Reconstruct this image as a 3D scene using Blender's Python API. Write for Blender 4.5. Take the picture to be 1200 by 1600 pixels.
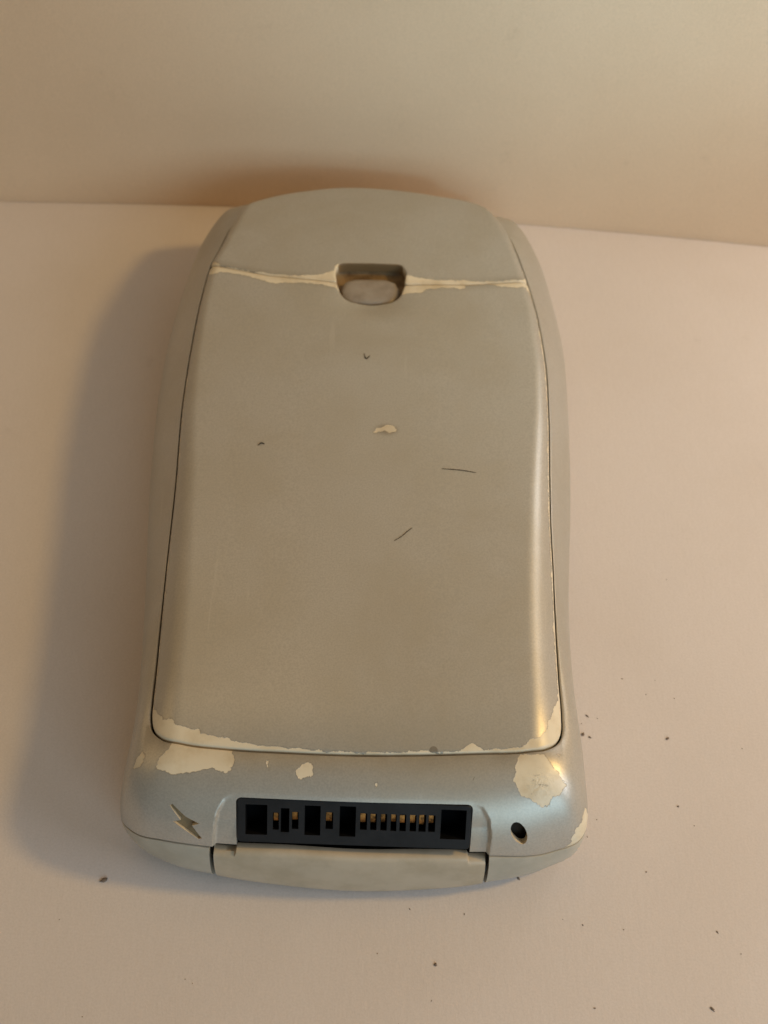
import bpy, bmesh, math, random
import numpy as np
from mathutils import Vector, Matrix
from mathutils.geometry import delaunay_2d_cdt

# ---------------------------------------------------------------- scene, camera, light
sc = bpy.context.scene
for o in list(bpy.data.objects):
    bpy.data.objects.remove(o, do_unlink=True)
MM = 0.001

cam_d = bpy.data.cameras.new('camera')
cam = bpy.data.objects.new('camera', cam_d); sc.collection.objects.link(cam); sc.camera = cam
PITCH, ROLL = math.radians(57.2), math.radians(2.0)
fwd = Vector((0, math.cos(PITCH), -math.sin(PITCH))); up0 = Vector((0, math.sin(PITCH), math.cos(PITCH)))
rt = math.cos(ROLL) * Vector((1, 0, 0)) + math.sin(ROLL) * up0
up = -math.sin(ROLL) * Vector((1, 0, 0)) + math.cos(ROLL) * up0
M = Matrix((rt, up, -fwd)).transposed().to_4x4(); M.translation = Vector((2.9, -58.5, 165.5)) * MM
cam.matrix_world = M
cam_d.sensor_fit = 'VERTICAL'; cam_d.sensor_height = 24.0; cam_d.lens = 1900 / 1600 * 24.0
cam_d.clip_start = 0.005; cam_d.clip_end = 20
cam_d.dof.use_dof = True; cam_d.dof.focus_distance = 0.160; cam_d.dof.aperture_fstop = 20

w = bpy.data.worlds.new('World'); sc.world = w; w.use_nodes = True
bg = w.node_tree.nodes['Background']; bg.inputs[0].default_value = (1.0, 0.93, 0.77, 1); bg.inputs[1].default_value = 0.135

def light(name, kind, loc, target, power, color, **kw):
    d = bpy.data.lights.new(name, kind); d.energy = power; d.color = color
    for k, v in kw.items(): setattr(d, k, v)
    o = bpy.data.objects.new(name, d); sc.collection.objects.link(o)
    o.location = Vector(loc) * MM
    o.rotation_euler = (Vector(target) - Vector(loc)).to_track_quat('-Z', 'Y').to_euler()
    return o
# warm bulb close by on the right: throws the shadow to the left
light('warm_lamp', 'AREA', (340, 50, 315), (0, 45, 0), 0.65, (1.0, 0.63, 0.19), shape='DISK', size=0.050)
# daylight from the room in front, to the right
light('window_light', 'AREA', (240, -60, 150), (60, 0, 0), 0.185, (0.90, 0.95, 1.0), shape='RECTANGLE', size=0.12, size_y=0.10)
light('room_window', 'AREA', (520, -1000, 480), (0, 0, 0), 4.0, (0.58, 0.86, 1.0), shape='RECTANGLE', size=0.8, size_y=0.5)
# unseen light added to put a streak along the battery door's edge
light('edge_streak_light', 'AREA', (108, 93, 69), (25, 32, 17), 0.012, (0.90, 0.96, 1.0), shape='RECTANGLE', size=0.035, size_y=0.03)
# warm light bouncing back from the room behind on the left
light('room_bounce', 'AREA', (-300, 60, 200), (-40, 100, 0), 0.06, (1.0, 0.60, 0.18), shape='DISK', size=0.20)
light('ceiling_bounce', 'AREA', (-90, 104, 300), (-60, 70, 0), 0.055, (1.0, 0.62, 0.22), shape='DISK', size=0.20)
# cool spot added to brighten the upper part of the backdrop
light('wall_light', 'SPOT', (165, -170, 175), (42, 114, 78), 1.85, (0.44, 0.80, 1.0), spot_size=math.radians(26), spot_blend=1.0, shadow_soft_size=0.02)

sc.view_settings.view_transform = 'Standard'; sc.view_settings.look = 'None'
sc.view_settings.exposure = 0.06; sc.view_settings.gamma = 1.0; sc.view_settings.use_curve_mapping = False
sc.render.engine = 'CYCLES'

# ---------------------------------------------------------------- shape of the phone (all in mm)
# stations round the body: edge of the recess for the back panels (x, y), widest outline (x, y, z)
STATIONS = [(0.73,-1.00,1.25,-13.18,2.0), (-8.21,-0.97,-8.98,-12.86,2.6), (-16.38,-0.70,-18.09,-12.11,4.2), (-21.75,-0.17,-24.37,-10.93,5.2), (-24.49,0.55,-28.12,-9.27,6.0), (-26.00,1.97,-30.34,-6.83,6.5), (-26.62,3.91,-30.51,-3.41,7.5), (-26.75,5.85,-30.14,1.18,8.0), (-26.95,10.23,-29.95,8.41,9.0), (-27.25,16.82,-30.55,16.82,9.0), (-27.60,26.37,-31.45,26.37,9.0), (-27.95,40.89,-32.93,40.89,9.0), (-28.56,54.49,-33.92,54.49,9.0), (-28.49,64.35,-34.25,64.35,9.0), (-27.97,76.27,-33.76,76.27,9.5), (-27.15,83.65,-32.50,85.15,10.4), (-25.87,88.26,-30.69,93.26,12.0), (-24.74,93.07,-27.56,100.56,13.0), (-23.43,97.33,-24.90,102.40,13.5), (-18.89,100.50,-19.60,104.0,12.0), (-12.42,102.91,-12.60,105.20,10.0), (-5.80,104.34,-5.80,106.30,10.0), (0.92,104.20,0.90,106.20,10.0), (9.87,102.71,9.90,104.90,10.0), (18.15,99.99,18.40,103.2,12.0), (20.80,96.97,22.20,101.85,13.5), (22.50,92.89,25.03,100.13,13.0), (23.93,87.56,28.56,92.56,11.5), (25.27,82.17,30.70,83.67,10.0), (26.37,76.60,31.83,76.60,9.2), (27.57,66.46,32.15,66.46,9.0), (27.73,55.36,31.99,55.36,9.0), (27.40,43.53,31.50,43.53,9.0), (27.24,35.73,30.94,35.73,9.0), (27.30,28.39,30.44,28.39,9.0), (27.23,21.25,30.16,21.25,9.0), (27.30,11.62,30.21,11.62,9.0), (27.36,6.16,30.69,6.16,8.3), (27.25,4.20,30.95,3.20,8.0), (26.95,3.10,31.23,-0.83,7.0), (26.20,1.95,31.33,-4.81,6.5), (24.80,0.98,30.30,-7.72,6.0), (22.20,0.35,26.33,-9.86,5.0), (16.40,-0.15,18.15,-11.89,4.0), (8.30,-0.70,9.76,-12.74,2.4)]
NST = len(STATIONS)
SEAM = {0: 57.5, 1: 58, 2: 62.5, 3: 66.5, 4: 74, 5: 81, 6: 87, 39: 87, 40: 81, 41: 76.5, 42: 72.5, 43: 63.5, 44: 58.5}

EDGE_Y = [-14, 0, 10, 26, 41, 54, 64, 76, 84, 88, 93, 98, 110]
EDGE_L = [26.5, 26.5, 27.0, 27.6, 28.0, 28.6, 28.5, 28.0, 27.2, 25.9, 24.7, 23.4, 20]
EDGE_R = [27.0, 27.2, 27.35, 27.3, 27.4, 27.7, 27.6, 26.4, 24.8, 23.9, 22.5, 20.5, 18]
def Htop(x, y):
    """height of the phone's back (mm) above the table"""
    x = np.asarray(x, float); y = np.asarray(y, float)
    ed = np.where(x < 0, x + np.interp(y, EDGE_Y, EDGE_L), np.interp(y, EDGE_Y, EDGE_R) - x)
    k = np.clip((y - 14) / 66.0, 0, 1); k = k * k * (3 - 2 * k)
    we = 4.6 - 2.8 * k; dr = (3.0 - 2.0 * k) * (0.62 + 0.38 * np.clip((y - 1) / 10.0, 0, 1))
    z = 20.0 - 0.7 * (x / 27.0) ** 2 - dr * np.clip((we - ed) / we, 0, 1.25) ** 2
    z = z - 0.8 * np.clip((8 - y) / 8.0, 0, 1.4) ** 2
    z = z - 2.2 * np.clip((y - 86) / 17.0, 0, 1.3) ** 2
    return z

def closed_spline(P, n):
    """Catmull-Rom through a closed loop of control rows; n samples per span"""
    P = np.asarray(P, float); m = len(P); out = []
    for i in range(m):
        p0, p1, p2, p3 = P[(i - 1) % m], P[i], P[(i + 1) % m], P[(i + 2) % m]
        # centripetal-like tangents from the planar distances
        d = [max(1e-3, np.hypot(*(b[:2] - a[:2]))) for a, b in ((p0, p1), (p1, p2), (p2, p3))]
        m1 = d[1] * ((p1 - p0) / d[0] * d[1] + (p2 - p1) / d[1] * d[0]) / (d[0] + d[1])
        m2 = d[1] * ((p2 - p1) / d[1] * d[2] + (p3 - p2) / d[2] * d[1]) / (d[1] + d[2])
        k = n[i] if hasattr(n, '__len__') else n
        for j in range(k):
            t = j / k
            h = (2*t**3 - 3*t**2 + 1, t**3 - 2*t**2 + t, -2*t**3 + 3*t**2, t**3 - t**2)
            out.append(h[0]*p1 + h[1]*m1 + h[2]*p2 + h[3]*m2)
    return np.array(out)

SPAN = [62 if (i <= 5 or i >= 38) else 14 for i in range(NST)]
_ctrl = np.array([list(r) + [SEAM.get(i, 88)] for i, r in enumerate(STATIONS)])
CURVE = closed_spline(_ctrl, SPAN)            # rim x,y, base x,y,z, seam angle
RIM, BASE, SEAMA = CURVE[:, :2], CURVE[:, 2:5], np.minimum(CURVE[:, 5], 88)
RIMZ = Htop(RIM[:, 0], RIM[:, 1]) - 0.05 - 0.9 * np.clip((RIM[:, 1] - 90) / 9, 0, 1)
NS = len(RIM)

def surf(th):
    """points of the body's outer surface; th in radians, one value per station or a scalar"""
    th = np.broadcast_to(th, (NS,)); s, c = np.sin(th), np.maximum(np.cos(th), 0)
    side = np.clip((RIM[:, 1] - 8) / 22, 0, 1); side = side * side * (3 - 2 * side)
    s2 = s; c2 = (1 - 0.72 * side) * c + 0.72 * side * (1 - s)
    xy = RIM + (BASE[:, :2] - RIM) * s2[:, None]
    z = BASE[:, 2] + (RIMZ - BASE[:, 2]) * c2
    return np.column_stack([xy, z])

# ---------------------------------------------------------------- small geometry helpers
def seg_dist(P, poly):
    """distance of points to a closed polyline"""
    A = np.asarray(poly, float); B = np.roll(A, -1, 0); D = B - A; L = np.maximum((D ** 2).sum(1), 1e-12)
    out = np.empty(len(P))
    for i in range(0, len(P), 3000):
        q = P[i:i + 3000, None, :] - A[None]
        t = np.clip((q * D).sum(2) / L, 0, 1)
        out[i:i + 3000] = np.sqrt(((q - t[..., None] * D) ** 2).sum(2).min(1))
    return out

def inside(P, poly):
    A = np.asarray(poly, float); B = np.roll(A, -1, 0); r = np.zeros(len(P), bool)
    for (x0, y0), (x1, y1) in zip(A, B):
        if y0 == y1: continue
        c = ((y0 > P[:, 1]) != (y1 > P[:, 1])) & (P[:, 0] < (x1 - x0) * (P[:, 1] - y0) / (y1 - y0) + x0)
        r ^= c
    return r

def sdf(P, poly):
    d = seg_dist(P, poly); return np.where(inside(P, poly), d, -d)

def resample(poly, step, smooth=0):
    A = np.asarray(poly, float); A = np.vstack([A, A[:1]])
    s = np.r_[0, np.cumsum(np.hypot(*np.diff(A, axis=0).T))]
    n = int(round(s[-1] / step)); t = np.arange(n) * s[-1] / n
    Q = np.column_stack([np.interp(t, s, A[:, 0]), np.interp(t, s, A[:, 1])])
    for _ in range(smooth): Q = (np.roll(Q, 1, 0) + 2 * Q + np.roll(Q, -1, 0)) / 4
    return Q

def normals2(Q):
    """inward normals of a counter-clockwise loop"""
    T = np.roll(Q, -1, 0) - np.roll(Q, 1, 0); T /= np.maximum(np.linalg.norm(T, axis=1), 1e-9)[:, None]
    return np.column_stack([-T[:, 1], T[:, 0]])

def ccw(Q):
    a = Q[:, 0] @ np.roll(Q[:, 1], -1) - Q[:, 1] @ np.roll(Q[:, 0], -1)
    return Q if a > 0 else Q[::-1]

ROOT_AT = np.array([0.0, 45.0, 0.0])
def mesh_obj(name, V, Fc, mats, parent=None, smooth=40, origin=None, recalc=True):
    V = np.asarray(V, float)
    org = ROOT_AT if (parent is not None and origin is None) else (np.zeros(3) if origin is None else np.asarray(origin, float))
    me = bpy.data.meshes.new(name); me.from_pydata(((V - org) * MM).tolist(), [], [tuple(int(k) for k in f) for f in Fc])
    if recalc:
        bm = bmesh.new(); bm.from_mesh(me); bmesh.ops.recalc_face_normals(bm, faces=bm.faces); bm.to_mesh(me); bm.free()
    for m in (mats if isinstance(mats, (list, tuple)) else [mats]): me.materials.append(m)
    ob = bpy.data.objects.new(name, me); sc.collection.objects.link(ob)
    if parent is not None: ob.parent = parent
    else: ob.location = Vector(org) * MM
    shade(me, smooth)
    return ob

def shade(me, ang):
    me.polygons.foreach_set('use_smooth', [ang is not None] * len(me.polygons))
    if ang is not None: me.set_sharp_from_angle(angle=math.radians(ang))

def attr(ob, name, vals):
    a = ob.data.attributes.new(name, 'FLOAT', 'POINT'); a.data.foreach_set('value', np.asarray(vals, np.float32))

def verts_mm(ob, org=ROOT_AT):
    n = len(ob.data.vertices); v = np.empty(n * 3); ob.data.vertices.foreach_get('co', v)
    return v.reshape(-1, 3) / MM + org

def grid_faces(nr, nc, close=False, off=0):
    F = []
    for i in range(nr - 1):
        for j in range(nc if close else nc - 1):
            a = off + i * nc + j; b = off + i * nc + (j + 1) % nc
            F.append((a, b, b + nc, a + nc))
    return F

def tag(o, label=None, cat=None, group=None, kind=None):
    for k, v in (('label', label), ('category', cat), ('group', group), ('kind', kind)):
        if v: o[k] = v
    return o

def panel(name, outline, h, mats, parent, step=0.38, r=0.28, depth=1.6):
    """a curved plate with a rounded edge: outline in plan, height h(x, y)"""
    Q = ccw(resample(outline, 0.24, 2)); n2 = normals2(Q); nb = len(Q)
    pts = [Q]
    for d in (0.05, 0.12, 0.22, 0.36, 0.6):
        R = Q + n2 * d; R = R[::1 if d < 0.3 else 2]
        R = R[sdf(R, Q) > d * 0.93]; pts.append(R)
    lo, hi = Q.min(0), Q.max(0)
    X, Y = np.meshgrid(np.arange(lo[0], hi[0], step), np.arange(lo[1], hi[1], step))
    X = X + (np.arange(X.shape[0]) % 2)[:, None] * step / 2
    Gd = np.column_stack([X.ravel(), Y.ravel()]); Gd = Gd[inside(Gd, Q)]; Gd = Gd[seg_dist(Gd, Q) > 0.85]
    P = np.vstack(pts + [Gd])
    res = delaunay_2d_cdt([Vector(p) for p in P], [(i, (i + 1) % nb) for i in range(nb)], [], 1, 1e-5)
    V2 = np.array([tuple(v) for v in res[0]]); F = [tuple(f) for f in res[2]]
    d = seg_dist(V2, Q); e = np.clip(1 - d / r, 0, 1)
    Z = h(V2[:, 0], V2[:, 1]) - r * (1 - np.sqrt(np.maximum(0, 1 - e ** 2)))
    V3 = np.column_stack([V2, Z])
    # skirt along the boundary loop
    idx = {i: k for k, o in enumerate(res[3]) for i in o if i < nb}
    b = [idx[i] for i in range(nb)]
    base = len(V3); low = V3[b].copy(); low[:, 2] -= depth
    V3 = np.vstack([V3, low])
    F += [(b[i], b[(i + 1) % nb], base + (i + 1) % nb, base + i) for i in range(nb)]
    ob = mesh_obj(name, V3, F, mats, parent, 45, recalc=False)
    bm = bmesh.new(); bm.from_mesh(ob.data); bmesh.ops.recalc_face_normals(bm, faces=bm.faces); bm.to_mesh(ob.data); bm.free()
    shade(ob.data, 50)
    return ob, Q

# ---------------------------------------------------------------- materials
def newmat(name):
    m = bpy.data.materials.new(name); m.use_nodes = True; nt = m.node_tree
    return m, nt, nt.nodes['Principled BSDF']
def N(nt, t, **kw):
    n = nt.nodes.new(t)
    for k, v in kw.items():
        if k.startswith('i_'): n.inputs[int(k[2:])].default_value = v
        else: setattr(n, k, v)
    return n
def mth(nt, op, a, b=None, c=None, clamp=False):
    n = nt.nodes.new('ShaderNodeMath'); n.operation = op; n.use_clamp = clamp
    for i, v in enumerate((a, b, c)):
        if v is None: continue
        if isinstance(v, (int, float)): n.inputs[i].default_value = v
        else: nt.links.new(v, n.inputs[i])
    return n.outputs[0]
def mix(nt, f, a, b):
    n = nt.nodes.new('ShaderNodeMix'); n.data_type = 'RGBA'
    for s, v in ((n.inputs[0], f), (n.inputs[6], a), (n.inputs[7], b)):
        if isinstance(v, (int, float, tuple)): s.default_value = v
        else: nt.links.new(v, s)
    return n.outputs[2]
def noise(nt, co, scale, detail=4, rough=0.6, dist=0.0):
    n = N(nt, 'ShaderNodeTexNoise'); n.inputs['Scale'].default_value = scale; n.inputs['Detail'].default_value = detail
    n.inputs['Roughness'].default_value = rough; n.inputs['Distortion'].default_value = dist
    nt.links.new(co, n.inputs['Vector']); return n.outputs[0]
def ramp(nt, v, lo, hi):
    n = N(nt, 'ShaderNodeMapRange'); n.interpolation_type = 'SMOOTHSTEP'; n.clamp = True
    n.inputs[1].default_value = lo; n.inputs[2].default_value = hi; nt.links.new(v, n.inputs[0]); return n.outputs[0]

PAINT = (0.56, 0.54, 0.505, 1); CREAM = (0.78, 0.69, 0.54, 1); GRIME = (0.10, 0.062, 0.030, 1)

def paint_material(name, base=PAINT, chips=True):
    m, nt, p = newmat(name); co = N(nt, 'ShaderNodeTexCoord').outputs['Object']; L = nt.links.new
    mott = noise(nt, co, 55, 5, 0.6)
    fine = noise(nt, co, 4200, 2, 0.5)
    col = mix(nt, ramp(nt, mott, 0.35, 0.7), base, (base[0] * 0.93, base[1] * 0.905, base[2] * 0.85, 1))
    col = mix(nt, mth(nt, 'MULTIPLY', ramp(nt, fine, 0.25, 0.8), 0.60), col, (base[0] * 0.72, base[1] * 0.72, base[2] * 0.72, 1))
    # little dirt spots
    vor = N(nt, 'ShaderNodeTexVoronoi'); vor.inputs['Scale'].default_value = 130; L(co, vor.inputs['Vector'])
    spot = mth(nt, 'MULTIPLY', mth(nt, 'LESS_THAN', vor.outputs['Distance'], 0.075), mth(nt, 'GREATER_THAN', noise(nt, co, 60, 2), 0.52))
    col = mix(nt, mth(nt, 'MULTIPLY', spot, 0.55), col, (0.11, 0.075, 0.045, 1))
    # rubbed, greasy patches and hairline scuffs
    sm = noise(nt, co, 38, 6, 0.68, 0.6)
    col = mix(nt, mth(nt, 'MULTIPLY', ramp(nt, sm, 0.46, 0.72), 0.30), col, (base[0] * 0.74, base[1] * 0.68, base[2] * 0.58, 1))
    mpn = N(nt, 'ShaderNodeMapping'); mpn.inputs['Rotation'].default_value = (0, 0, 0.9); mpn.inputs['Scale'].default_value = (1, 0.06, 1); L(co, mpn.inputs[0])
    hair = ramp(nt, noise(nt, mpn.outputs[0], 900, 2, 0.5), 0.66, 0.72)
    hair = mth(nt, 'MULTIPLY', hair, ramp(nt, noise(nt, co, 70, 2), 0.5, 0.65))
    col = mix(nt, mth(nt, 'MULTIPLY', hair, 0.18), col, (base[0] * 1.3, base[1] * 1.3, base[2] * 1.3, 1))
    rough = mth(nt, 'ADD', mth(nt, 'MULTIPLY_ADD', mott, 0.14, 0.28), mth(nt, 'MULTIPLY', sm, 0.10))
    height = mth(nt, 'MULTIPLY', fine, 0.25)
    met = 0.52
    if chips:
        a = N(nt, 'ShaderNodeAttribute'); a.attribute_name = 'chip'
        g = N(nt, 'ShaderNodeAttribute'); g.attribute_name = 'grime'
        g2 = N(nt, 'ShaderNodeAttribute'); g2.attribute_name = 'gouge'
        n1 = noise(nt, co, 1300, 5, 0.65)
        v = mth(nt, 'ADD', a.outputs['Fac'], mth(nt, 'MULTIPLY', mth(nt, 'SUBTRACT', n1, 0.5), 0.75))
        v = mth(nt, 'ADD', v, mth(nt, 'MULTIPLY', mth(nt, 'SUBTRACT', noise(nt, co, 480, 2), 0.5), 0.6))
        v = mth(nt, 'ADD', v, mth(nt, 'MULTIPLY', mth(nt, 'SUBTRACT', noise(nt, co, 3300, 2), 0.5), 0.30))
        mask = ramp(nt, v, -0.02, 0.03)
        edge = mth(nt, 'MULTIPLY', ramp(nt, v, -0.16, -0.03), mth(nt, 'SUBTRACT', 1.0, mask))
        gr = mth(nt, 'MULTIPLY', g.outputs['Fac'], mth(nt, 'MULTIPLY_ADD', noise(nt, co, 300, 4), 0.9, 0.25), clamp=True)
        col = mix(nt, gr, col, (0.19, 0.145, 0.085, 1))
        col = mix(nt, mth(nt, 'MULTIPLY', edge, 0.30), col, (0.17, 0.115, 0.06, 1))
        cr = mix(nt, ramp(nt, noise(nt, co, 260, 4), 0.4, 0.75), CREAM, (0.64, 0.53, 0.37, 1))
        cr = mix(nt, mth(nt, 'MULTIPLY', g.outputs['Fac'], 0.35, clamp=True), cr, (0.15, 0.085, 0.032, 1))
        fl = mth(nt, 'MULTIPLY', g2.outputs['Fac'], ramp(nt, noise(nt, co, 1500, 3, 0.6), 0.60, 0.66))
        cr = mix(nt, mth(nt, 'MULTIPLY', fl, 0.6), cr, (0.22, 0.19, 0.15, 1))
        col = mix(nt, mask, col, cr)
        rough = mth(nt, 'SUBTRACT', rough, mth(nt, 'MULTIPLY', mask, 0.06))
        met = mth(nt, 'MULTIPLY', mth(nt, 'SUBTRACT', 1.0, mask), met)
        height = mth(nt, 'SUBTRACT', height, mth(nt, 'MULTIPLY', mask, 3.0))
        go = N(nt, 'ShaderNodeAttribute'); go.attribute_name = 'gouge'
        rn = noise(nt, co, 620, 4, 0.6, 1.6)
        height = mth(nt, 'ADD', height, mth(nt, 'MULTIPLY', mth(nt, 'MULTIPLY', go.outputs['Fac'], rn), 22.0))
        L(met, p.inputs['Metallic'])
    else: p.inputs['Metallic'].default_value = met
    L(col, p.inputs['Base Color']); L(rough, p.inputs['Roughness'])
    b = N(nt, 'ShaderNodeBump'); b.inputs['Strength'].default_value = 0.6; b.inputs['Distance'].default_value = 0.00002
    L(height, b.inputs['Height']); L(b.outputs[0], p.inputs['Normal'])
    return m

def simple(name, c1, c2, rough, scale=400, metallic=0.0, bump=0.00002, spec=0.5):
    m, nt, p = newmat(name); p.inputs['Specular IOR Level'].default_value = spec; co = N(nt, 'ShaderNodeTexCoord').outputs['Object']
    n = noise(nt, co, scale, 5, 0.6)
    nt.links.new(mix(nt, ramp(nt, n, 0.35, 0.7), c1, c2), p.inputs['Base Color'])
    nt.links.new(mth(nt, 'MULTIPLY_ADD', n, 0.2, rough - 0.1), p.inputs['Roughness']); p.inputs['Metallic'].default_value = metallic
    b = N(nt, 'ShaderNodeBump'); b.inputs['Strength'].default_value = 0.5; b.inputs['Distance'].default_value = bump
    nt.links.new(noise(nt, co, scale * 6, 3), b.inputs['Height']); nt.links.new(b.outputs[0], p.inputs['Normal'])
    return m

m_paint = paint_material('silver_paint')
m_plain = paint_material('side_paint', chips=False)
m_chin = simple('worn_cream_grey_plastic', (0.55, 0.455, 0.345, 1), (0.46, 0.375, 0.27, 1), 0.42, 220)
m_lower = simple('grey_plastic', (0.49, 0.445, 0.375, 1), (0.42, 0.38, 0.31, 1), 0.40, 220)
m_cream = simple('cream_plastic', (0.30, 0.20, 0.10, 1), (0.14, 0.085, 0.04, 1), 0.5, 420)
m_grime = simple('grimy_cut', (0.27, 0.19, 0.10, 1), (0.15, 0.10, 0.05, 1), 0.6, 500)
m_dark = simple('dark_core', (0.030, 0.020, 0.012, 1), (0.018, 0.012, 0.008, 1), 0.8)
m_black = simple('black_plastic', (0.016, 0.016, 0.019, 1), (0.010, 0.010, 0.012, 1), 0.50, 300, spec=0.25)
m_hole = simple('black_pocket', (0.006, 0.006, 0.007, 1), (0.004, 0.004, 0.005, 1), 0.9, 300, spec=0.05)
m_gold = simple('gold_contact', (0.52, 0.22, 0.06, 1), (0.10, 0.045, 0.015, 1), 0.38, 1400, 0.9)
m_button = simple('button_plastic', (0.33, 0.285, 0.24, 1), (0.25, 0.205, 0.165, 1), 0.45, 300)
m_fibre = simple('dark_fibre', (0.04, 0.03, 0.018, 1), (0.08, 0.055, 0.03, 1), 0.8, 800)
m_lit_edge = simple('lit_edge_tone', (0.78, 0.69, 0.54, 1), (0.62, 0.51, 0.36, 1), 0.5, 700)  # pale colour stands in for lamplight on the bolt and hole walls
m_crumb = simple('dark_crumb', (0.16, 0.12, 0.095, 1), (0.28, 0.21, 0.165, 1), 0.9, 900)

def paper_material(name, base):
    m, nt, p = newmat(name); co = N(nt, 'ShaderNodeTexCoord').outputs['Object']; L = nt.links.new
    mp = N(nt, 'ShaderNodeMapping'); mp.inputs['Scale'].default_value = (1.0, 0.3, 1.0); L(co, mp.inputs[0])
    fib = noise(nt, mp.outputs[0], 1500, 4, 0.6)
    blot = noise(nt, co, 28, 5, 0.55)
    sm = noise(nt, co, 110, 6, 0.65)
    col = mix(nt, ramp(nt, blot, 0.35, 0.72), base, (base[0] * 0.955, base[1] * 0.945, base[2] * 0.93, 1))
    col = mix(nt, mth(nt, 'MULTIPLY', ramp(nt, fib, 0.3, 0.75), 0.05), col, (base[0] * 0.6, base[1] * 0.55, base[2] * 0.5, 1))
    col = mix(nt, mth(nt, 'MULTIPLY', ramp(nt, sm, 0.64, 0.78), 0.22), col, (base[0] * 0.55, base[1] * 0.5, base[2] * 0.47, 1))
    col = mix(nt, mth(nt, 'MULTIPLY', ramp(nt, noise(nt, co, 3400, 2, 0.5), 0.3, 0.75), 0.16), col, (base[0] * 0.6, base[1] * 0.57, base[2] * 0.53, 1))
    L(col, p.inputs['Base Color']); p.inputs['Roughness'].default_value = 0.72
    p.inputs['Specular IOR Level'].default_value = 0.25
    b = N(nt, 'ShaderNodeBump'); b.inputs['Strength'].default_value = 0.45; b.inputs['Distance'].default_value = 0.00006
    L(mth(nt, 'ADD', fib, mth(nt, 'MULTIPLY', noise(nt, co, 2600, 3), 0.6)), b.inputs['Height']); L(b.outputs[0], p.inputs['Normal'])
    return m
m_floor = paper_material('paper_sheet', (0.715, 0.645, 0.625, 1))
m_wall = paper_material('paper_backdrop', (0.765, 0.56, 0.385, 1))

# ---------------------------------------------------------------- setting: sheet and backdrop
tbl = mesh_obj('table_surface', [(-500, -400, 0), (500, -400, 0), (500, 140, 0), (-500, 140, 0)], [(0, 1, 2, 3)], m_floor, smooth=None)
tag(tbl, 'pale pinkish beige paper surface the phone lies on', kind='structure')
WL = [(-400, 112), (-160, 114.5), (-72.9, 115.8), (-50.2, 116.4), (-27.5, 116.9), (-4, 116.4), (24.3, 114.9), (49.9, 113.2), (74, 111), (160, 102), (400, 72)]
wx = np.linspace(-400, 400, 161); wy = np.interp(wx, *np.array(WL, float).T)
wy = np.convolve(np.pad(wy, 4, 'edge'), np.ones(9) / 9, 'valid')
rows = []
for z, dy in ((0.06, 0.1), (0.5, 0.0), (2, 0.0), (30, 0.9), (120, 4.0), (260, 9.0)): rows.append(np.column_stack([wx, wy + dy, np.full_like(wx, z)]))
for z, dy in ((260, 11.5), (0.06, 2.5)): rows.append(np.column_stack([wx, wy + dy, np.full_like(wx, z)]))
wv = np.vstack(rows); wf = grid_faces(len(rows), len(wx))
wf += [((len(rows) - 1) * len(wx) + j, (len(rows) - 1) * len(wx) + j + 1, j + 1, j) for j in range(len(wx) - 1)]
wall = mesh_obj('wall', wv, wf, m_wall, smooth=60)
tag(wall, 'beige paper backdrop standing behind the phone', kind='structure')

# ---------------------------------------------------------------- the phone
phone = bpy.data.objects.new('mobile_phone', None); sc.collection.objects.link(phone)
phone.location = Vector(ROOT_AT) * MM; phone.empty_display_size = 0.02
tag(phone, 'worn silver grey mobile phone lying face down, its black dock connector towards the viewer', 'phone')

# local frame of the sloping bottom end
O = np.array([0.5, -8.63, 14.64]); Uv = np.array([1.0, 0, 0]); Vv = np.array([0, 4.2, 4.9]); Vv /= np.linalg.norm(Vv); Nv = np.cross(Uv, Vv)
def loc(u, v, w): return O + np.multiply.outer(u, Uv) + np.multiply.outer(v, Vv) + np.multiply.outer(w, Nv)
def to_loc(P): q = P - O; return q @ Uv, q @ Vv, q @ Nv

CHANNEL = [(-17.92, -9), (-17.9, -3.78), (-17.74, -1.47), (-17.24, 1.29), (-16.42, 3.0), (-15.4, 3.7), (14.9, 3.6), (16.1, 2.97), (17.0, 1.28), (17.36, -1.0), (17.3, -3.59), (17.3, -9)]
def channel(P):
    """depth of the shallow channel that holds the connector"""
    u, v, _ = to_loc(P); d = sdf(np.column_stack([u, v]), CHANNEL)
    st = np.clip(d / 0.42 + 0.5, 0, 1); st = st * st * (3 - 2 * st)
    return 0.62 * st * (0.05 + 0.95 * np.clip((3.4 - v) / 3.4, 0, 1)) * (P[:, 1] < -2) * (P[:, 2] > 7)

# -- back shell: ring round the panels, rolled down to the seam
TH = np.radians(np.r_[0.0, 0.25, 0.5, 1.0, 1.7, 2.6, 4.0]) ; NT = 76
seam = np.radians(SEAMA)
outer = []
def with_normal(th, dth=0.01):
    P = surf(th); a = surf(np.minimum(th + dth, math.radians(89.9))) - surf(np.maximum(th - dth, 0.0)); b = np.roll(P, -1, 0) - np.roll(P, 1, 0)
    n = np.cross(b, a); n /= np.maximum(np.linalg.norm(n, axis=1), 1e-9)[:, None]
    c = np.column_stack([P[:, 0], P[:, 1] - 45 * 1.0, P[:, 2] - 5]); s = np.sign((n * c).sum(1)); s[s == 0] = 1
    return P, n * s[:, None]
span = np.hypot(*(BASE[:, :2] - RIM).T)
P0 = surf(0.0)
rows_o = [np.column_stack([RIM, RIMZ - 1.1]), np.column_stack([RIM, RIMZ - 0.16])]
ts = np.linspace(0, 1, NT) ** 1.0
for k, t in enumerate(ts):
    off = 0.10 / span                                   # start a hair outside the rim so that the edge is rounded
    th = off + (seam - off) * t
    P, n = with_normal(th)
    if k == 0: P = P - np.array([0, 0, 0.03])
    P = P - n * channel(P)[:, None]
    if k == NT - 1: P = P - n * 0.08
    rows_o.append(P)
rows_i = []
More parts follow.
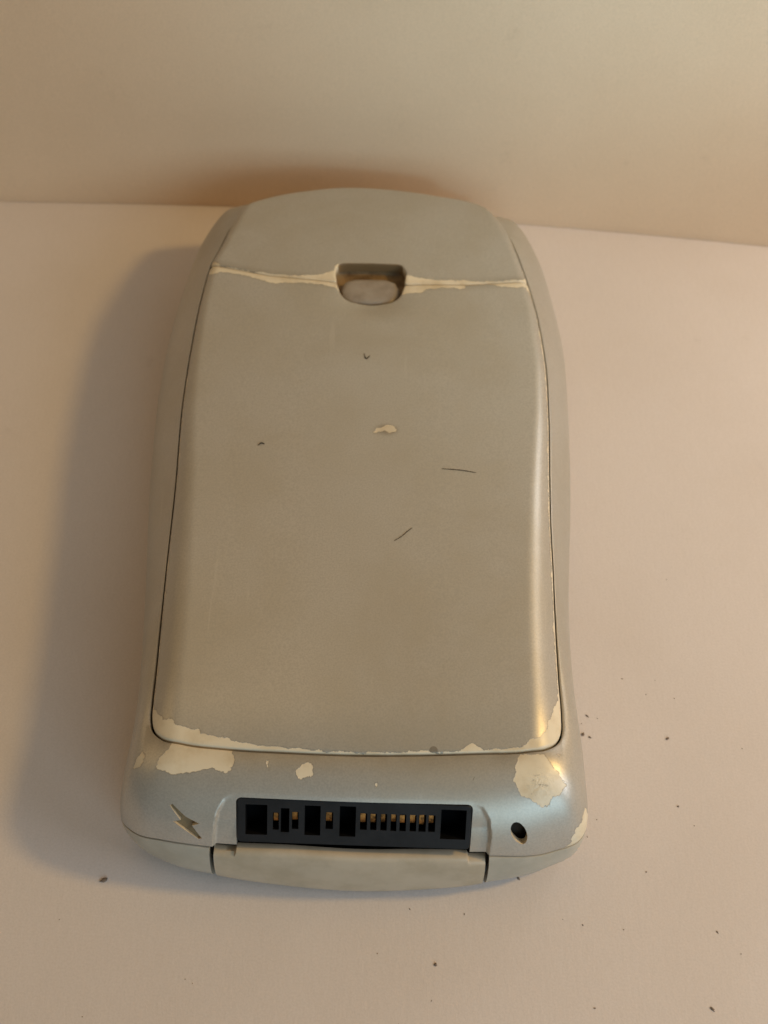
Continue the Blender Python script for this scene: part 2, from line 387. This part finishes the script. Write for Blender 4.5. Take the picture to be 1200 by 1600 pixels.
for t in np.linspace(1, 0, 14):
    th = np.maximum((1.3 / span), 0.0) * (1 - t) + seam * t
    P, n = with_normal(th); P = P - n * 1.25
    if t < 1: P[:, 2] = np.minimum(P[:, 2], RIMZ - 1.1)
    rows_i.append(P)
allr = rows_o + rows_i; sv = np.vstack(allr); sf = grid_faces(len(allr), NS, True)
last = (len(allr) - 1) * NS
sf += [(last + j, last + (j + 1) % NS, (j + 1) % NS, j) for j in range(NS)]
shell = mesh_obj('back_shell', sv, sf, [m_paint, m_grime], phone, 40)

# cutters: connector opening, engraved bolt, oval lanyard hole
def prism(poly, w0, w1):
    Q = ccw(np.asarray(poly, float)); n = len(Q)
    V = np.vstack([loc(Q[:, 0], Q[:, 1], np.full(n, w0)), loc(Q[:, 0], Q[:, 1], np.full(n, w1))])
    return V, [tuple(range(n))[::-1], tuple(range(n, 2 * n))] + [(i, (i + 1) % n, n + (i + 1) % n, n + i) for i in range(n)]
def rrect(x0, y0, x1, y1, r, k=5):
    P = []
    for cx, cy, a in ((x1 - r, y0 + r, -90), (x1 - r, y1 - r, 0), (x0 + r, y1 - r, 90), (x0 + r, y0 + r, 180)):
        for i in range(k + 1):
            t = math.radians(a + 90 * i / k); P.append((cx + r * math.cos(t), cy + r * math.sin(t)))
    return np.array(P)
BOLT = [(-23.38, 1.72), (-23.05, 1.95), (-21.35, 0.36), (-19.62, -0.55), (-20.55, -0.93), (-19.36, -2.85), (-19.80, -3.0), (-23.0, -0.50), (-22.02, -0.22)]
OVAL = resample([(19.92, 0.15), (20.22, 0.85), (20.85, 0.85), (21.61, 0.08), (22.05, -1.06), (21.98, -2.2), (21.55, -2.45), (20.66, -1.75), (20.08, -0.77)], 0.2, 5)
OVAL = OVAL.mean(0) + (OVAL - OVAL.mean(0)) * 1.12
CON = rrect(-14.98, -3.42, 14.92, 3.34, 0.7)
for nm, poly, w0, w1 in (('c1', np.vstack([CON[:6] * 1, CON[6:]]), -8, 5), ('c2', BOLT, -0.90, 5), ('c3', OVAL, -9, 5)):
    if nm == 'c1':
        poly = CON.copy(); poly[poly[:, 1] < -2.6, 1] = -6.0       # open towards the chin
    V, Fc = prism(poly, w0, w1)
    c = mesh_obj(nm, V, Fc, [m_lit_edge if nm != 'c1' else m_paint], phone, None)
    if nm != 'c1': c.data.materials.append(m_grime); c.data.polygons[0].material_index = 1
    md = shell.modifiers.new(nm, 'BOOLEAN'); md.object = c; md.operation = 'DIFFERENCE'; md.solver = 'EXACT'; md.material_mode = 'TRANSFER'
bpy.context.view_layer.update()
dg = bpy.context.evaluated_depsgraph_get()
nm_ = bpy.data.meshes.new_from_object(shell.evaluated_get(dg))
shell.modifiers.clear(); old = shell.data; shell.data = nm_; nm_.name = 'back_shell'; bpy.data.meshes.remove(old)
for o in [o for o in bpy.data.objects if o.name in ('c1', 'c2', 'c3')]: bpy.data.objects.remove(o, do_unlink=True)
shade(shell.data, 40)

SHELL_CHIPS = [[(-23.04, 0.6), (-23.51, -0.8), (-24.44, -1.69), (-24.96, -3.03), (-23.75, -3.4), (-22.86, -3.8), (-19.65, -3.61), (-18.82, -3.3), (-17.52, -3.2), (-17.05, -3.44), (-15.64, -3.56), (-15.16, -2.79), (-14.87, -2.01), (-15.27, -0.77), (-15.64, -0.3)],
 [(-6.89, -3.07), (-6.45, -2.46), (-5.6, -1.85), (-4.99, -2.28), (-4.81, -3.52), (-5.45, -3.72), (-6.31, -4.11), (-6.72, -3.89)],
 [(20.85, -1.02), (21.35, 0.02), (24.4, 0.24), (24.99, -0.52), (25.45, -1.31), (26.27, -1.87), (26.51, -2.54), (27.18, -3.07), (26.7, -3.94), (26.32, -4.45), (25.24, -4.96), (25.1, -5.49), (24.29, -5.77), (23.68, -5.63), (22.81, -5.18), (21.27, -4.59), (20.57, -3.2), (20.61, -2.23)],
 [(30.28, -4.6), (29.82, -6.34), (29.12, -7.24), (28.79, -7.84), (28.5, -8.37), (27.82, -8.89), (26.6, -9.2), (27.5, -10.5), (31.5, -8.5), (32.5, -6.5), (32.0, -4.3)],
 [(-28.21, -2.62), (-27.74, -1.37), (-27.03, -0.73), (-26.64, -1.2), (-26.72, -2.02), (-27.32, -2.71)],
 [(26.17, 0.63), (26.71, 0.73), (26.42, 0.2)], [(-10.9, -1.9), (-10.6, -2.0), (-10.5, -3.0), (-10.8, -2.7)], [(3.0, -4.3), (3.25, -4.2), (3.2, -4.7)]]
def chips_of(P, polys):
    v = np.full(len(P), -9.0)
    for q in polys:
        q = np.array(q); lo, hi = q.min(0) - 2, q.max(0) + 2
        k = np.where((P[:, 0] > lo[0]) & (P[:, 0] < hi[0]) & (P[:, 1] > lo[1]) & (P[:, 1] < hi[1]))[0]
        if len(k): v[k] = np.maximum(v[k], sdf(P[k, :2], q))
    return v
P = verts_mm(shell)
attr(shell, 'chip', chips_of(P, SHELL_CHIPS))
rim_d = np.where((P[:, 1] < 3) & (np.abs(P[:, 0]) < 27), seg_dist(P[:, :2], RIM[::6]), 9)
attr(shell, 'grime', 0.65 * np.clip(1 - rim_d / 3.0, 0, 1) ** 1.3)
attr(shell, 'gouge', np.exp(-((P[:, 0] - 23.9) / 1.5) ** 2 - ((P[:, 1] + 3.6) / 1.5) ** 2))

# -- dark core that closes the body behind every gap
core_rows = []
for t in np.linspace(0, 1, 12):
    P, n = with_normal(math.radians(2 + 86 * t))
    P = P - n * (2.0 + 5.5 * np.clip((17.5 - np.abs(P[:, 0])) / 2, 0, 1) * np.clip(-1 - P[:, 1], 0, 1))[:, None]
    if t == 0: P[:, 2] = RIMZ - 2.6
    P[:, 2] = np.minimum(P[:, 2], RIMZ - 2.4); core_rows.append(P[::4])
B4, R4 = BASE[::4], RIM[::4]
inw = (R4 - B4[:, :2]); inw = inw / np.linalg.norm(inw, axis=1)[:, None]
core_rows.append(np.column_stack([B4[:, :2] + inw * 4.5, np.full(len(B4), 0.35)]))
nc = len(B4); cv = np.vstack(core_rows); cf = grid_faces(len(core_rows), nc, True)
cf += [tuple(range(nc))[::-1], tuple(range((len(core_rows) - 1) * nc, len(core_rows) * nc))]
mesh_obj('inner_frame', cv, cf, m_dark, phone, 50)

# -- lower shell (the front half of the case) and the plate under the connector
bx = BASE[:, 0]; low_y = BASE[:, 1] < 0
chin_sel = low_y & (np.abs(bx) < 17.95)
def lower_rows(th0, lift=0.0, nt=16, chamfer=0.03):
    R = []
    for t in np.linspace(0, 1, nt):
        th = th0 + (math.radians(89.5) - th0) * t
        P, n = with_normal(th); P = P + n * lift
        if t == 0:
            R.append(P - n * 1.4); R.append(P - n * (0.12 + chamfer))
            P2, n2_ = with_normal(th + chamfer * 1.6 * gapang / 0.32); R.append(P2 + n2_ * (lift - 0.03)); th0 = th + chamfer * 1.9 * gapang / 0.32
        else: R.append(P)
    iw = RIM - BASE[:, :2]; iw = iw / np.linalg.norm(iw, axis=1)[:, None]
    dep = np.clip(BASE[:, 2] * 0.55, 1.2, 4.0)
    for t in np.linspace(0, 1, 9)[1:]:
        a = t * math.pi / 2
        xy = BASE[:, :2] + iw * (dep * (1 - math.cos(a)))[:, None] - iw * lift * (1 - t)
        z = 0.25 + (BASE[:, 2] - 0.25) * (1 - math.sin(a))
        R.append(np.column_stack([xy, z]))
    return R
gapang = 0.32 / np.maximum(np.hypot(span, RIMZ - BASE[:, 2]), 3)
def strip(name, R, cols, mat):
    """open strip over the given stations, with its two ends turned inwards"""
    A = np.array([r[cols] for r in R])                       # rows, cols, 3
    cen = np.array([0, 30, 6.0]); 
    d0 = (cen - A[:, 0]); d0[:, 0] = 0; d0 /= np.linalg.norm(d0, axis=1)[:, None]
    d1 = (cen - A[:, -1]); d1[:, 0] = 0; d1 /= np.linalg.norm(d1, axis=1)[:, None]
    A = np.concatenate([(A[:, :1] + d0[:, None] * 1.4), A, (A[:, -1:] + d1[:, None] * 1.4)], axis=1)
    nr, ncol = A.shape[:2]
    return mesh_obj(name, A.reshape(-1, 3), grid_faces(nr, ncol), mat, phone, 45)
order = np.r_[np.arange(NS // 2, NS), np.arange(0, NS // 2)]
ci = [i for i in order if chin_sel[i]]
lo_cols = [i for i in np.r_[np.arange(0, NS)] if not (low_y[i] and abs(bx[i]) < 18.12)]
strip('front_shell', lower_rows(np.minimum(seam + gapang, math.radians(89))), lo_cols, m_lower)
# plate: its middle carries a tab that reaches up to the connector
us = surf(seam)[:, 0]
tab = np.clip((15.0 - np.abs(us - 0.3)) / 0.12, 0, 1)
th_plate = seam + gapang * 2.1 - np.radians(0.5) * tab
th_plate = np.where(np.abs(us) < 17.5, np.minimum(th_plate, seam + gapang * 2.1), th_plate)
th_plate = th_plate + np.radians(2.2) * (1 - tab)
ci2 = [i for i in ci if abs(bx[i]) < 17.72]
strip('chin_plate', lower_rows(th_plate, 0.05, chamfer=0.38), ci2, m_chin)

# -- battery door and upper panel
RN = RIM.copy()
tn = np.roll(RN, -1, 0) - np.roll(RN, 1, 0); tn /= np.linalg.norm(tn, axis=1)[:, None]
out = BASE[:, :2] - RIM; out /= np.linalg.norm(out, axis=1)[:, None]
nn = np.column_stack([-tn[:, 1], tn[:, 0]]); nn *= np.sign((nn * -out).sum(1))[:, None]
INS = RIM + nn * 0.24
JOINT = [(-26.95, 82.83), (-17.17, 80.48), (-6.7, 79.4), (4.93, 79.3), (15.11, 79.9), (25.02, 81.44)]
POCKET = [(-6.5, 82.18), (-5.7, 83.4), (-0.62, 83.56), (4.3, 83.55), (5.2, 82.0), (4.8, 78.6), (4.35, 77.0), (3.1, 75.95), (-0.3, 75.65), (-4.0, 75.85), (-5.25, 76.9), (-5.95, 78.8)]
PK = resample(POCKET, 0.3, 4)
jx, jy = np.array(JOINT).T
def joint_y(x): return np.interp(x, jx, jy)
half = NS // 2
left = [i for i in range(0, half) if INS[i, 1] < joint_y(INS[i, 0]) - 0.08]
right = [i for i in range(half, NS) if INS[i, 1] < joint_y(INS[i, 0]) - 0.08]
def jline(x0, x1, dy):
    xs = np.linspace(x0, x1, 60); return np.column_stack([xs, joint_y(xs) + dy])
pk_low = PK[PK[:, 1] < 79.2]; pk_low = pk_low[np.argsort(np.arctan2(pk_low[:, 0] + 0.4, 79.4 - pk_low[:, 1]))]
pk_top = PK[PK[:, 1] > 79.5]; pk_top = pk_top[np.argsort(np.arctan2(pk_top[:, 0] + 0.4, pk_top[:, 1] - 79.4))]
door_out = np.vstack([INS[right], INS[left], jline(INS[left[-1], 0] + 0.3, pk_low[0, 0] - 0.15, -0.07), pk_low, jline(pk_low[-1, 0] + 0.15, INS[right[0], 0] - 0.3, -0.07)])
leftc = [i for i in range(0, half + 1) if INS[i, 1] > joint_y(INS[i, 0]) + 0.08 and i < half]
rightc = [i for i in range(half, NS) if INS[i, 1] > joint_y(INS[i, 0]) + 0.08]
cap_out = np.vstack([INS[leftc], INS[rightc], jline(INS[rightc[-1], 0] - 0.3, pk_top[-1, 0] + 0.15, 0.07), pk_top[::-1], jline(pk_top[0, 0] - 0.15, INS[leftc[0], 0] + 0.3, 0.07)])
def dish(x, y):
    return 1.25 * np.exp(-((x + 0.4) / 4.6) ** 2 - ((y - 76.2) / 3.4) ** 2)
def h_door(x, y): return Htop(x, y) - dish(x, y)
def h_cap(x, y): return Htop(x, y) - 0.12 * np.exp(-((y - 80) / 1.0) ** 2)
door, dq = panel('battery_door', door_out, h_door, m_paint, phone)
cap_, cq = panel('top_panel', cap_out, h_cap, m_paint, phone)
door['label'] = 'smooth silver battery door with paint chipped to cream along its edges'
DOOR_CHIPS = [[(-28.01, 7.36), (-26.61, 6.53), (-26.12, 5.06), (-25.43, 4.03), (-24.63, 3.29), (-23.32, 3.09), (-23.09, 2.5), (-22.13, 2.09), (-19.87, 1.73), (-19.25, 1.25), (-17.08, 0.89), (-16.26, 0.82), (-15.65, 0.44), (-14.25, 0.23), (-12.1, -0.12), (-10.47, -0.08), (-8.01, -0.33), (-3.92, -0.52), (1.53, -0.58), (7.22, -0.29), (8.84, -0.07), (10.48, -0.24), (13.74, 0.14), (14.55, 0.82), (15.37, 1.1), (16.19, 0.73), (16.76, 0.44), (18.65, 0.61), (22.18, 1.1), (22.78, 2.03), (23.79, 2.3), (24.96, 3.77), (25.16, 4.67), (25.95, 6.03), (26.19, 7.19), (26.6, 7.89), (26.96, 9.14), (29.43, 9.89), (28.96, -1.34), (0.88, -4.51), (-26.56, -3.42)],
 [(-27.69, 81.48), (-26.25, 80.53), (-25.33, 81.07), (-21.9, 80.71), (-19.2, 79.74), (-15.99, 78.66), (-11.86, 79.03), (-8.73, 78.7), (-5.07, 77.99), (-5.38, 84.37), (-28.41, 85.75)],
 [(3.73, 77.28), (7.85, 77.66), (8.26, 78.38), (10.95, 78.83), (14.59, 78.95), (15.22, 79.9), (18.25, 80.21), (19.81, 79.92), (23.47, 79.84), (24.77, 80.44), (25.58, 78.76), (26.93, 79.39), (26.03, 84.93), (3.6, 82.63)],
 [(1.0, 49.15), (1.5, 49.95), (2.3, 50.35), (2.75, 50.75), (3.75, 50.55), (4.45, 50.05), (4.2, 49.5), (3.3, 49.3), (2.5, 49.62), (1.7, 49.35)]]
CAP_CHIPS = [[(-28.36, 85.31), (-26.75, 84.04), (-25.26, 82.48), (-19.33, 81.3), (-15.1, 80.65), (-11.97, 80.58), (-8.86, 80.95), (-6.82, 81.73), (-6.48, 83.32), (-4.81, 83.38), (-4.56, 78.01), (-27.96, 81.92)],
 [(4.15, 81.52), (5.72, 81.32), (7.29, 80.99), (9.9, 80.59), (14.08, 80.88), (17.21, 80.69), (24.06, 81.66), (24.85, 82.74), (26.91, 84.22), (26.74, 80.28), (4.24, 77.72)]]
for ob, polys, q, ew in ((door, DOOR_CHIPS, dq, 0.24), (cap_, CAP_CHIPS, cq, 0.05)):
    P = verts_mm(ob); d = seg_dist(P[:, :2], q)
    c = chips_of(P, polys); side = np.where((P[:, 0] > 20) & (P[:, 1] < 75), ew, ew * 0.5)
    deep = P[:, 2] < Htop(P[:, 0], P[:, 1]) - (1.9 if ob is door else 0.40)
    if ob is cap_:
        deep |= (d < 0.16) & (seg_dist(P[:, :2], PK) < 0.5) & (np.abs(P[:, 0] + 0.7) < 5.3) & (P[:, 1] > 80.9)
    attr(ob, 'chip', np.where(deep, 1.0, np.maximum(c, side - d)))
    g = 0.5 * np.clip(1 - np.abs(P[:, 1] - joint_y(P[:, 0])) / 1.6, 0, 1) + 0.10 * np.clip(1 - d / 6, 0, 1) * (P[:, 1] < 6)
    sp = np.array(DOOR_CHIPS[3]); g = g + 0.75 * np.exp(-(np.maximum(np.hypot((P[:, 0] - sp[:, 0].mean()) / 1.7, P[:, 1] - sp[:, 1].mean()) - 0.55, 0) / 0.45) ** 2)
    attr(ob, 'grime', np.where(deep, 2.7, g))

# -- latch: recess and button
def ring_mesh(name, Q, levels, mat, parent, cen=None):
    """stack of scaled copies of a loop: levels = (scale, z offset) ; last one is capped"""
    Q = ccw(Q); n = len(Q); cen = Q.mean(0) if cen is None else np.array(cen); V = []
    for s, dz in levels:
        q = cen + (Q - cen) * s; zz = Htop(q[:, 0], q[:, 1]) if dz is not None else 0
        V.append(np.column_stack([q, zz + dz]))
    F = grid_faces(len(levels), n, True)
    F.append(tuple(range((len(levels) - 1) * n, len(levels) * n)))
    return mesh_obj(name, np.vstack(V), F, mat, parent, 50)
ring_mesh('latch_recess', resample(POCKET, 0.25, 4), [(1.06, -1.45), (1.06, -2.3), (1.0, -2.6), (0.6, -2.65)], m_cream, phone)
BUT = resample([(-5.3, 79.2), (-4.8, 80.7), (-3.3, 81.25), (-0.5, 81.35), (1.9, 81.4), (3.5, 80.8), (4.25, 79.1), (4.05, 77.6), (2.95, 76.35), (-0.4, 76.0), (-3.85, 76.2), (-5.05, 77.3)], 0.2, 4)
ring_mesh('latch_button', BUT, [(1.0, -2.6), (1.0, -1.75), (0.985, -1.5), (0.95, -1.33), (0.88, -1.2), (0.75, -1.1), (0.5, -1.04), (0.2, -1.02)], m_button, phone)

# -- dock connector: block with pockets and contacts
HOLES = [(-13.8, -1.94, -11.03, 2.34), (-9.32, -1.46, -8.23, 1.97), (-6.3, -1.76, -4.28, 2.46), (-1.86, -1.77, 0.19, 2.54), (10.96, -1.65, 14.17, 2.55)]
SLOTS = [(-10.32, -1.14, -9.55, 1.3), (-7.9, -0.95, -7.06, 1.48), (-3.62, -0.78, -2.68, 1.6), (0.74, -0.72, 1.62, 1.62), (2.04, -0.70, 2.84, 1.6), (3.33, -0.72, 4.14, 1.62), (4.62, -0.74, 5.36, 1.61), (5.75, -0.72, 6.57, 1.64), (7.05, -0.70, 7.87, 1.62), (8.17, -0.70, 9.09, 1.7), (9.39, -0.68, 10.26, 1.66)]
FW = -0.32
def connector():
    outl = rrect(-14.80, -3.02, 14.74, 3.16, 0.55)
    pts = [tuple(p) for p in outl]; edges = [(i, (i + 1) % len(outl)) for i in range(len(outl))]; loops = []
    for x0, y0, x1, y1 in HOLES + SLOTS:
        b = len(pts); pts += [(x0, y0), (x1, y0), (x1, y1), (x0, y1)]; edges += [(b + i, b + (i + 1) % 4) for i in range(4)]; loops.append(b)
    res = delaunay_2d_cdt([Vector(p) for p in pts], edges, [], 1, 1e-5)
    P2 = np.array([tuple(v) for v in res[0]])
    F = []
    for f in res[2]:
        c = P2[list(f)].mean(0)
        if not any(r[0] < c[0] < r[2] and r[1] < c[1] < r[3] for r in HOLES + SLOTS): F.append(tuple(f))
    V = [tuple(p) for p in loc(P2[:, 0], P2[:, 1], np.full(len(P2), FW))]
    n0 = len(outl)
    # chamfered outer edge and side walls
    b1 = len(V); o2 = np.array([0, 0.07]) + (outl - np.array([0, 0.07])) * np.array([1.004, 1.02])
    V += [tuple(p) for p in loc(o2[:, 0], o2[:, 1], np.full(n0, FW - 0.10))]
    V += [tuple(p) for p in loc(o2[:, 0], o2[:, 1], np.full(n0, FW - 4.0))]
    for i in range(n0):
        j = (i + 1) % n0
        F += [(i, j, b1 + j, b1 + i), (b1 + i, b1 + j, b1 + n0 + j, b1 + n0 + i)]
    floors = []
    for (x0, y0, x1, y1) in HOLES + SLOTS:
        dp = 3.2 if (x1 - x0) > 1.0 else 1.9
        b = len(V); c = [(x0, y0), (x1, y0), (x1, y1), (x0, y1)]
        V += [tuple(loc(p[0], p[1], FW)) for p in c] + [tuple(loc(p[0], p[1], FW - dp)) for p in c]
        F += [(b + i, b + (i + 1) % 4, b + 4 + (i + 1) % 4, b + 4 + i) for i in range(4)]; floors.append(len(F)); F.append((b + 4, b + 5, b + 6, b + 7))
    ob = mesh_obj('dock_connector', V, F, [m_black, m_hole], phone, None, recalc=False)
    for k in floors:
        for d in range(0, 5):
            if d: ob.data.polygons[k - d].material_index = 1
            else: ob.data.polygons[k].material_index = 1
    return ob
con = connector(); con['label'] = 'black dock connector with square pockets and gold contacts'
random.seed(5)
for k, (x0, y0, x1, y1) in enumerate(SLOTS):
    ww = (x1 - x0) * random.uniform(0.62, 0.80); cx = (x0 + x1) / 2 - 0.06 + random.uniform(-0.04, 0.04)
    top, bot = y1 - random.uniform(0.02, 0.14), y0 + random.uniform(0.35, 0.65)
    up_ = random.uniform(-0.75, -0.45); prof = [(top, up_ - 0.55), (top - 0.3, up_ - 0.12), ((top + bot) / 2, up_), (bot + 0.3, up_ - 0.15), (bot, up_ - 0.6)]
    V = []
    for s in (-1, 1):
        for v, wz in prof: V.append(tuple(loc(cx + s * ww / 2, v, FW + wz)))
    for s in (-1, 1):
        for v, wz in prof: V.append(tuple(loc(cx + s * ww / 2, v, FW + wz - 0.35)))
    F = []
    for i in range(4): F += [(i, i + 1, 6 + i, 5 + i), (10 + i, 11 + i, 16 + i, 15 + i), (i, i + 1, 11 + i, 10 + i), (5 + i, 6 + i, 16 + i, 15 + i)]
    F += [(0, 5, 15, 10), (4, 9, 19, 14)]
    c = mesh_obj('contact_pin', V, F, m_gold, phone, 30); c.parent = con

# ---------------------------------------------------------------- lint, crumbs
def tube(name, pts, rad, mat, label, cat, group=None, n=6):
    pts = np.asarray(pts, float); V = []; F = []
    # densify
    t = np.linspace(0, len(pts) - 1, 14); P = np.column_stack([np.interp(t, np.arange(len(pts)), pts[:, k]) for k in range(3)])
    for _ in range(3): P[1:-1] = (P[:-2] + 2 * P[1:-1] + P[2:]) / 4
    for i, p in enumerate(P):
        d = P[min(i + 1, len(P) - 1)] - P[max(i - 1, 0)]; d /= np.linalg.norm(d)
        a = np.cross(d, [0, 0, 1.0]); a /= np.linalg.norm(a); b = np.cross(a, d)
        r = rad * (0.55 + 0.45 * math.sin(math.pi * (i + 0.5) / len(P))) * (1 + 0.25 * math.sin(i * 2.3))
        for k in range(n): V.append(p + r * (a * math.cos(2 * math.pi * k / n) + b * math.sin(2 * math.pi * k / n)))
    F = grid_faces(len(P), n, True) + [tuple(range(n))[::-1], tuple(range((len(P) - 1) * n, len(P) * n))]
    return tag(mesh_obj(name, V, F, mat, None, 60, origin=P[len(P) // 2] - np.array([0, 0, rad])), label, cat, group)
def on_door(xy, rad): return [(x, y, float(h_door(np.array(x), np.array(y))) + rad * 0.8) for x, y in xy]
for pts, r, lab in ((((11.08, 43.2), (13.89, 43.12), (16.14, 42.8)), 0.06, 'long straight dark fibre lying on the right half of the battery door'),
                    (((4.48, 30.54), (5.6, 31.35), (6.2, 32.1), (6.95, 32.78)), 0.065, 'short slanting dark fibre lying on the middle of the battery door'),
                    (((-1.04, 64.33), (-0.8, 63.4), (-0.55, 63.35), (-0.13, 63.98)), 0.09, 'small v-shaped dark fibre on the door below the latch'),
                    (((-15.98, 46.33), (-15.59, 46.8), (-15.05, 46.6)), 0.10, 'tiny curved dark fibre on the left half of the battery door')):
    tube('lint_fibre', on_door(pts, r), r, m_fibre, lab, 'fibre', 'fibres lying on the battery door')

def crumb(name, x, y, size, seed, stretch, ang):
    rnd = random.Random(seed); bm = bmesh.new(); bmesh.ops.create_icosphere(bm, subdivisions=2, radius=1.0)
    ca, sa = math.cos(ang), math.sin(ang); V = []
    for v in bm.verts:
        k = 1 + 0.35 * math.sin(v.co.x * 3 + seed) * math.cos(v.co.y * 4 + seed * 2) + rnd.uniform(-0.15, 0.15)
        X, Y, Z = v.co.x * k * stretch, v.co.y * k, v.co.z * k * 0.55
        V.append((x + size * (X * ca - Y * sa), y + size * (X * sa + Y * ca), max(0.02, size * 0.45 + size * Z)))
    F = [tuple(v.index for v in f.verts) for f in bm.faces]; bm.free()
    return V, F
BIG = [(-33.1, -12.5, 0.42, 1.7, 0.5, 'largest brown crumb on the paper at the lower left of the phone'),
       (32.9, 10.9, 0.30, 1.3, 1.2, 'dark crumb on the paper just right of the phone corner, left of a pair'),
       (33.9, 10.5, 0.20, 1.6, 2.6, 'dark crumb on the paper just right of the phone corner, right of a pair'),
       (33.7, 13.8, 0.16, 2.6, 2.3, 'thin dark crumb on the paper above the pair beside the phone corner'),
       (45.2, 10.7, 0.26, 1.7, 0.6, 'lone dark crumb on the paper, level with the phone corner, farther right'),
       (11.7, -21.9, 0.28, 1.2, 1.4, 'round dark crumb on the paper below the middle of the phone'),
       (47.4, -26.2, 0.24, 2.2, 2.4, 'slanted dark crumb at the lower right edge of the paper'),
       (22.9, -10.3, 0.18, 2.0, 2.2, 'small dark crumb right under the lower right edge of the phone'),
       (45.7, 0.6, 0.20, 1.1, 0.3, 'small round dark crumb on the paper right of the phone bottom corner')]
for i, (x, y, s, st, an, lab) in enumerate(BIG):
    V, F = crumb('crumb', x, y, s * 0.68, i + 1, st, an)
    tag(mesh_obj('crumb', V, F, m_crumb, None, 60, origin=(x, y, 0)), lab, 'crumb', 'dark crumbs on the paper surface')
rnd = random.Random(11); V, F = [], []
SMALL = [(34.1, -1.7), (-19.7, -25.3), (15.5, -15.3), (31.3, -16.2), (36.7, -16.6), (49.2, -16.5), (52.0, -19.2), (11.2, -26.4), (39.3, 20.0), (46.8, 17.1), (32.2, -26.6), (47.7, -2.1), (40.4, -8.8), (8.2, -14.9), (-20.7, -24.8), (32.8, 12.6)]
SMALL += [(rnd.uniform(30, 58), rnd.uniform(-30, 55)) for _ in range(6)] + [(rnd.uniform(-45, 30), rnd.uniform(-30, -15)) for _ in range(5)]
for i, (x, y) in enumerate(SMALL):
    s = rnd.uniform(0.05, 0.09) if i < 16 else rnd.uniform(0.035, 0.085)
    v, f = crumb('', x, y, s, i + 40, rnd.uniform(1, 2.6), rnd.uniform(0, 3)); b = len(V)
    V += v; F += [tuple(k + b for k in q) for q in f]
tag(mesh_obj('dust_specks', V, F, m_crumb, None, 60), 'fine dark dust specks scattered over the paper surface', 'dust', kind='stuff')
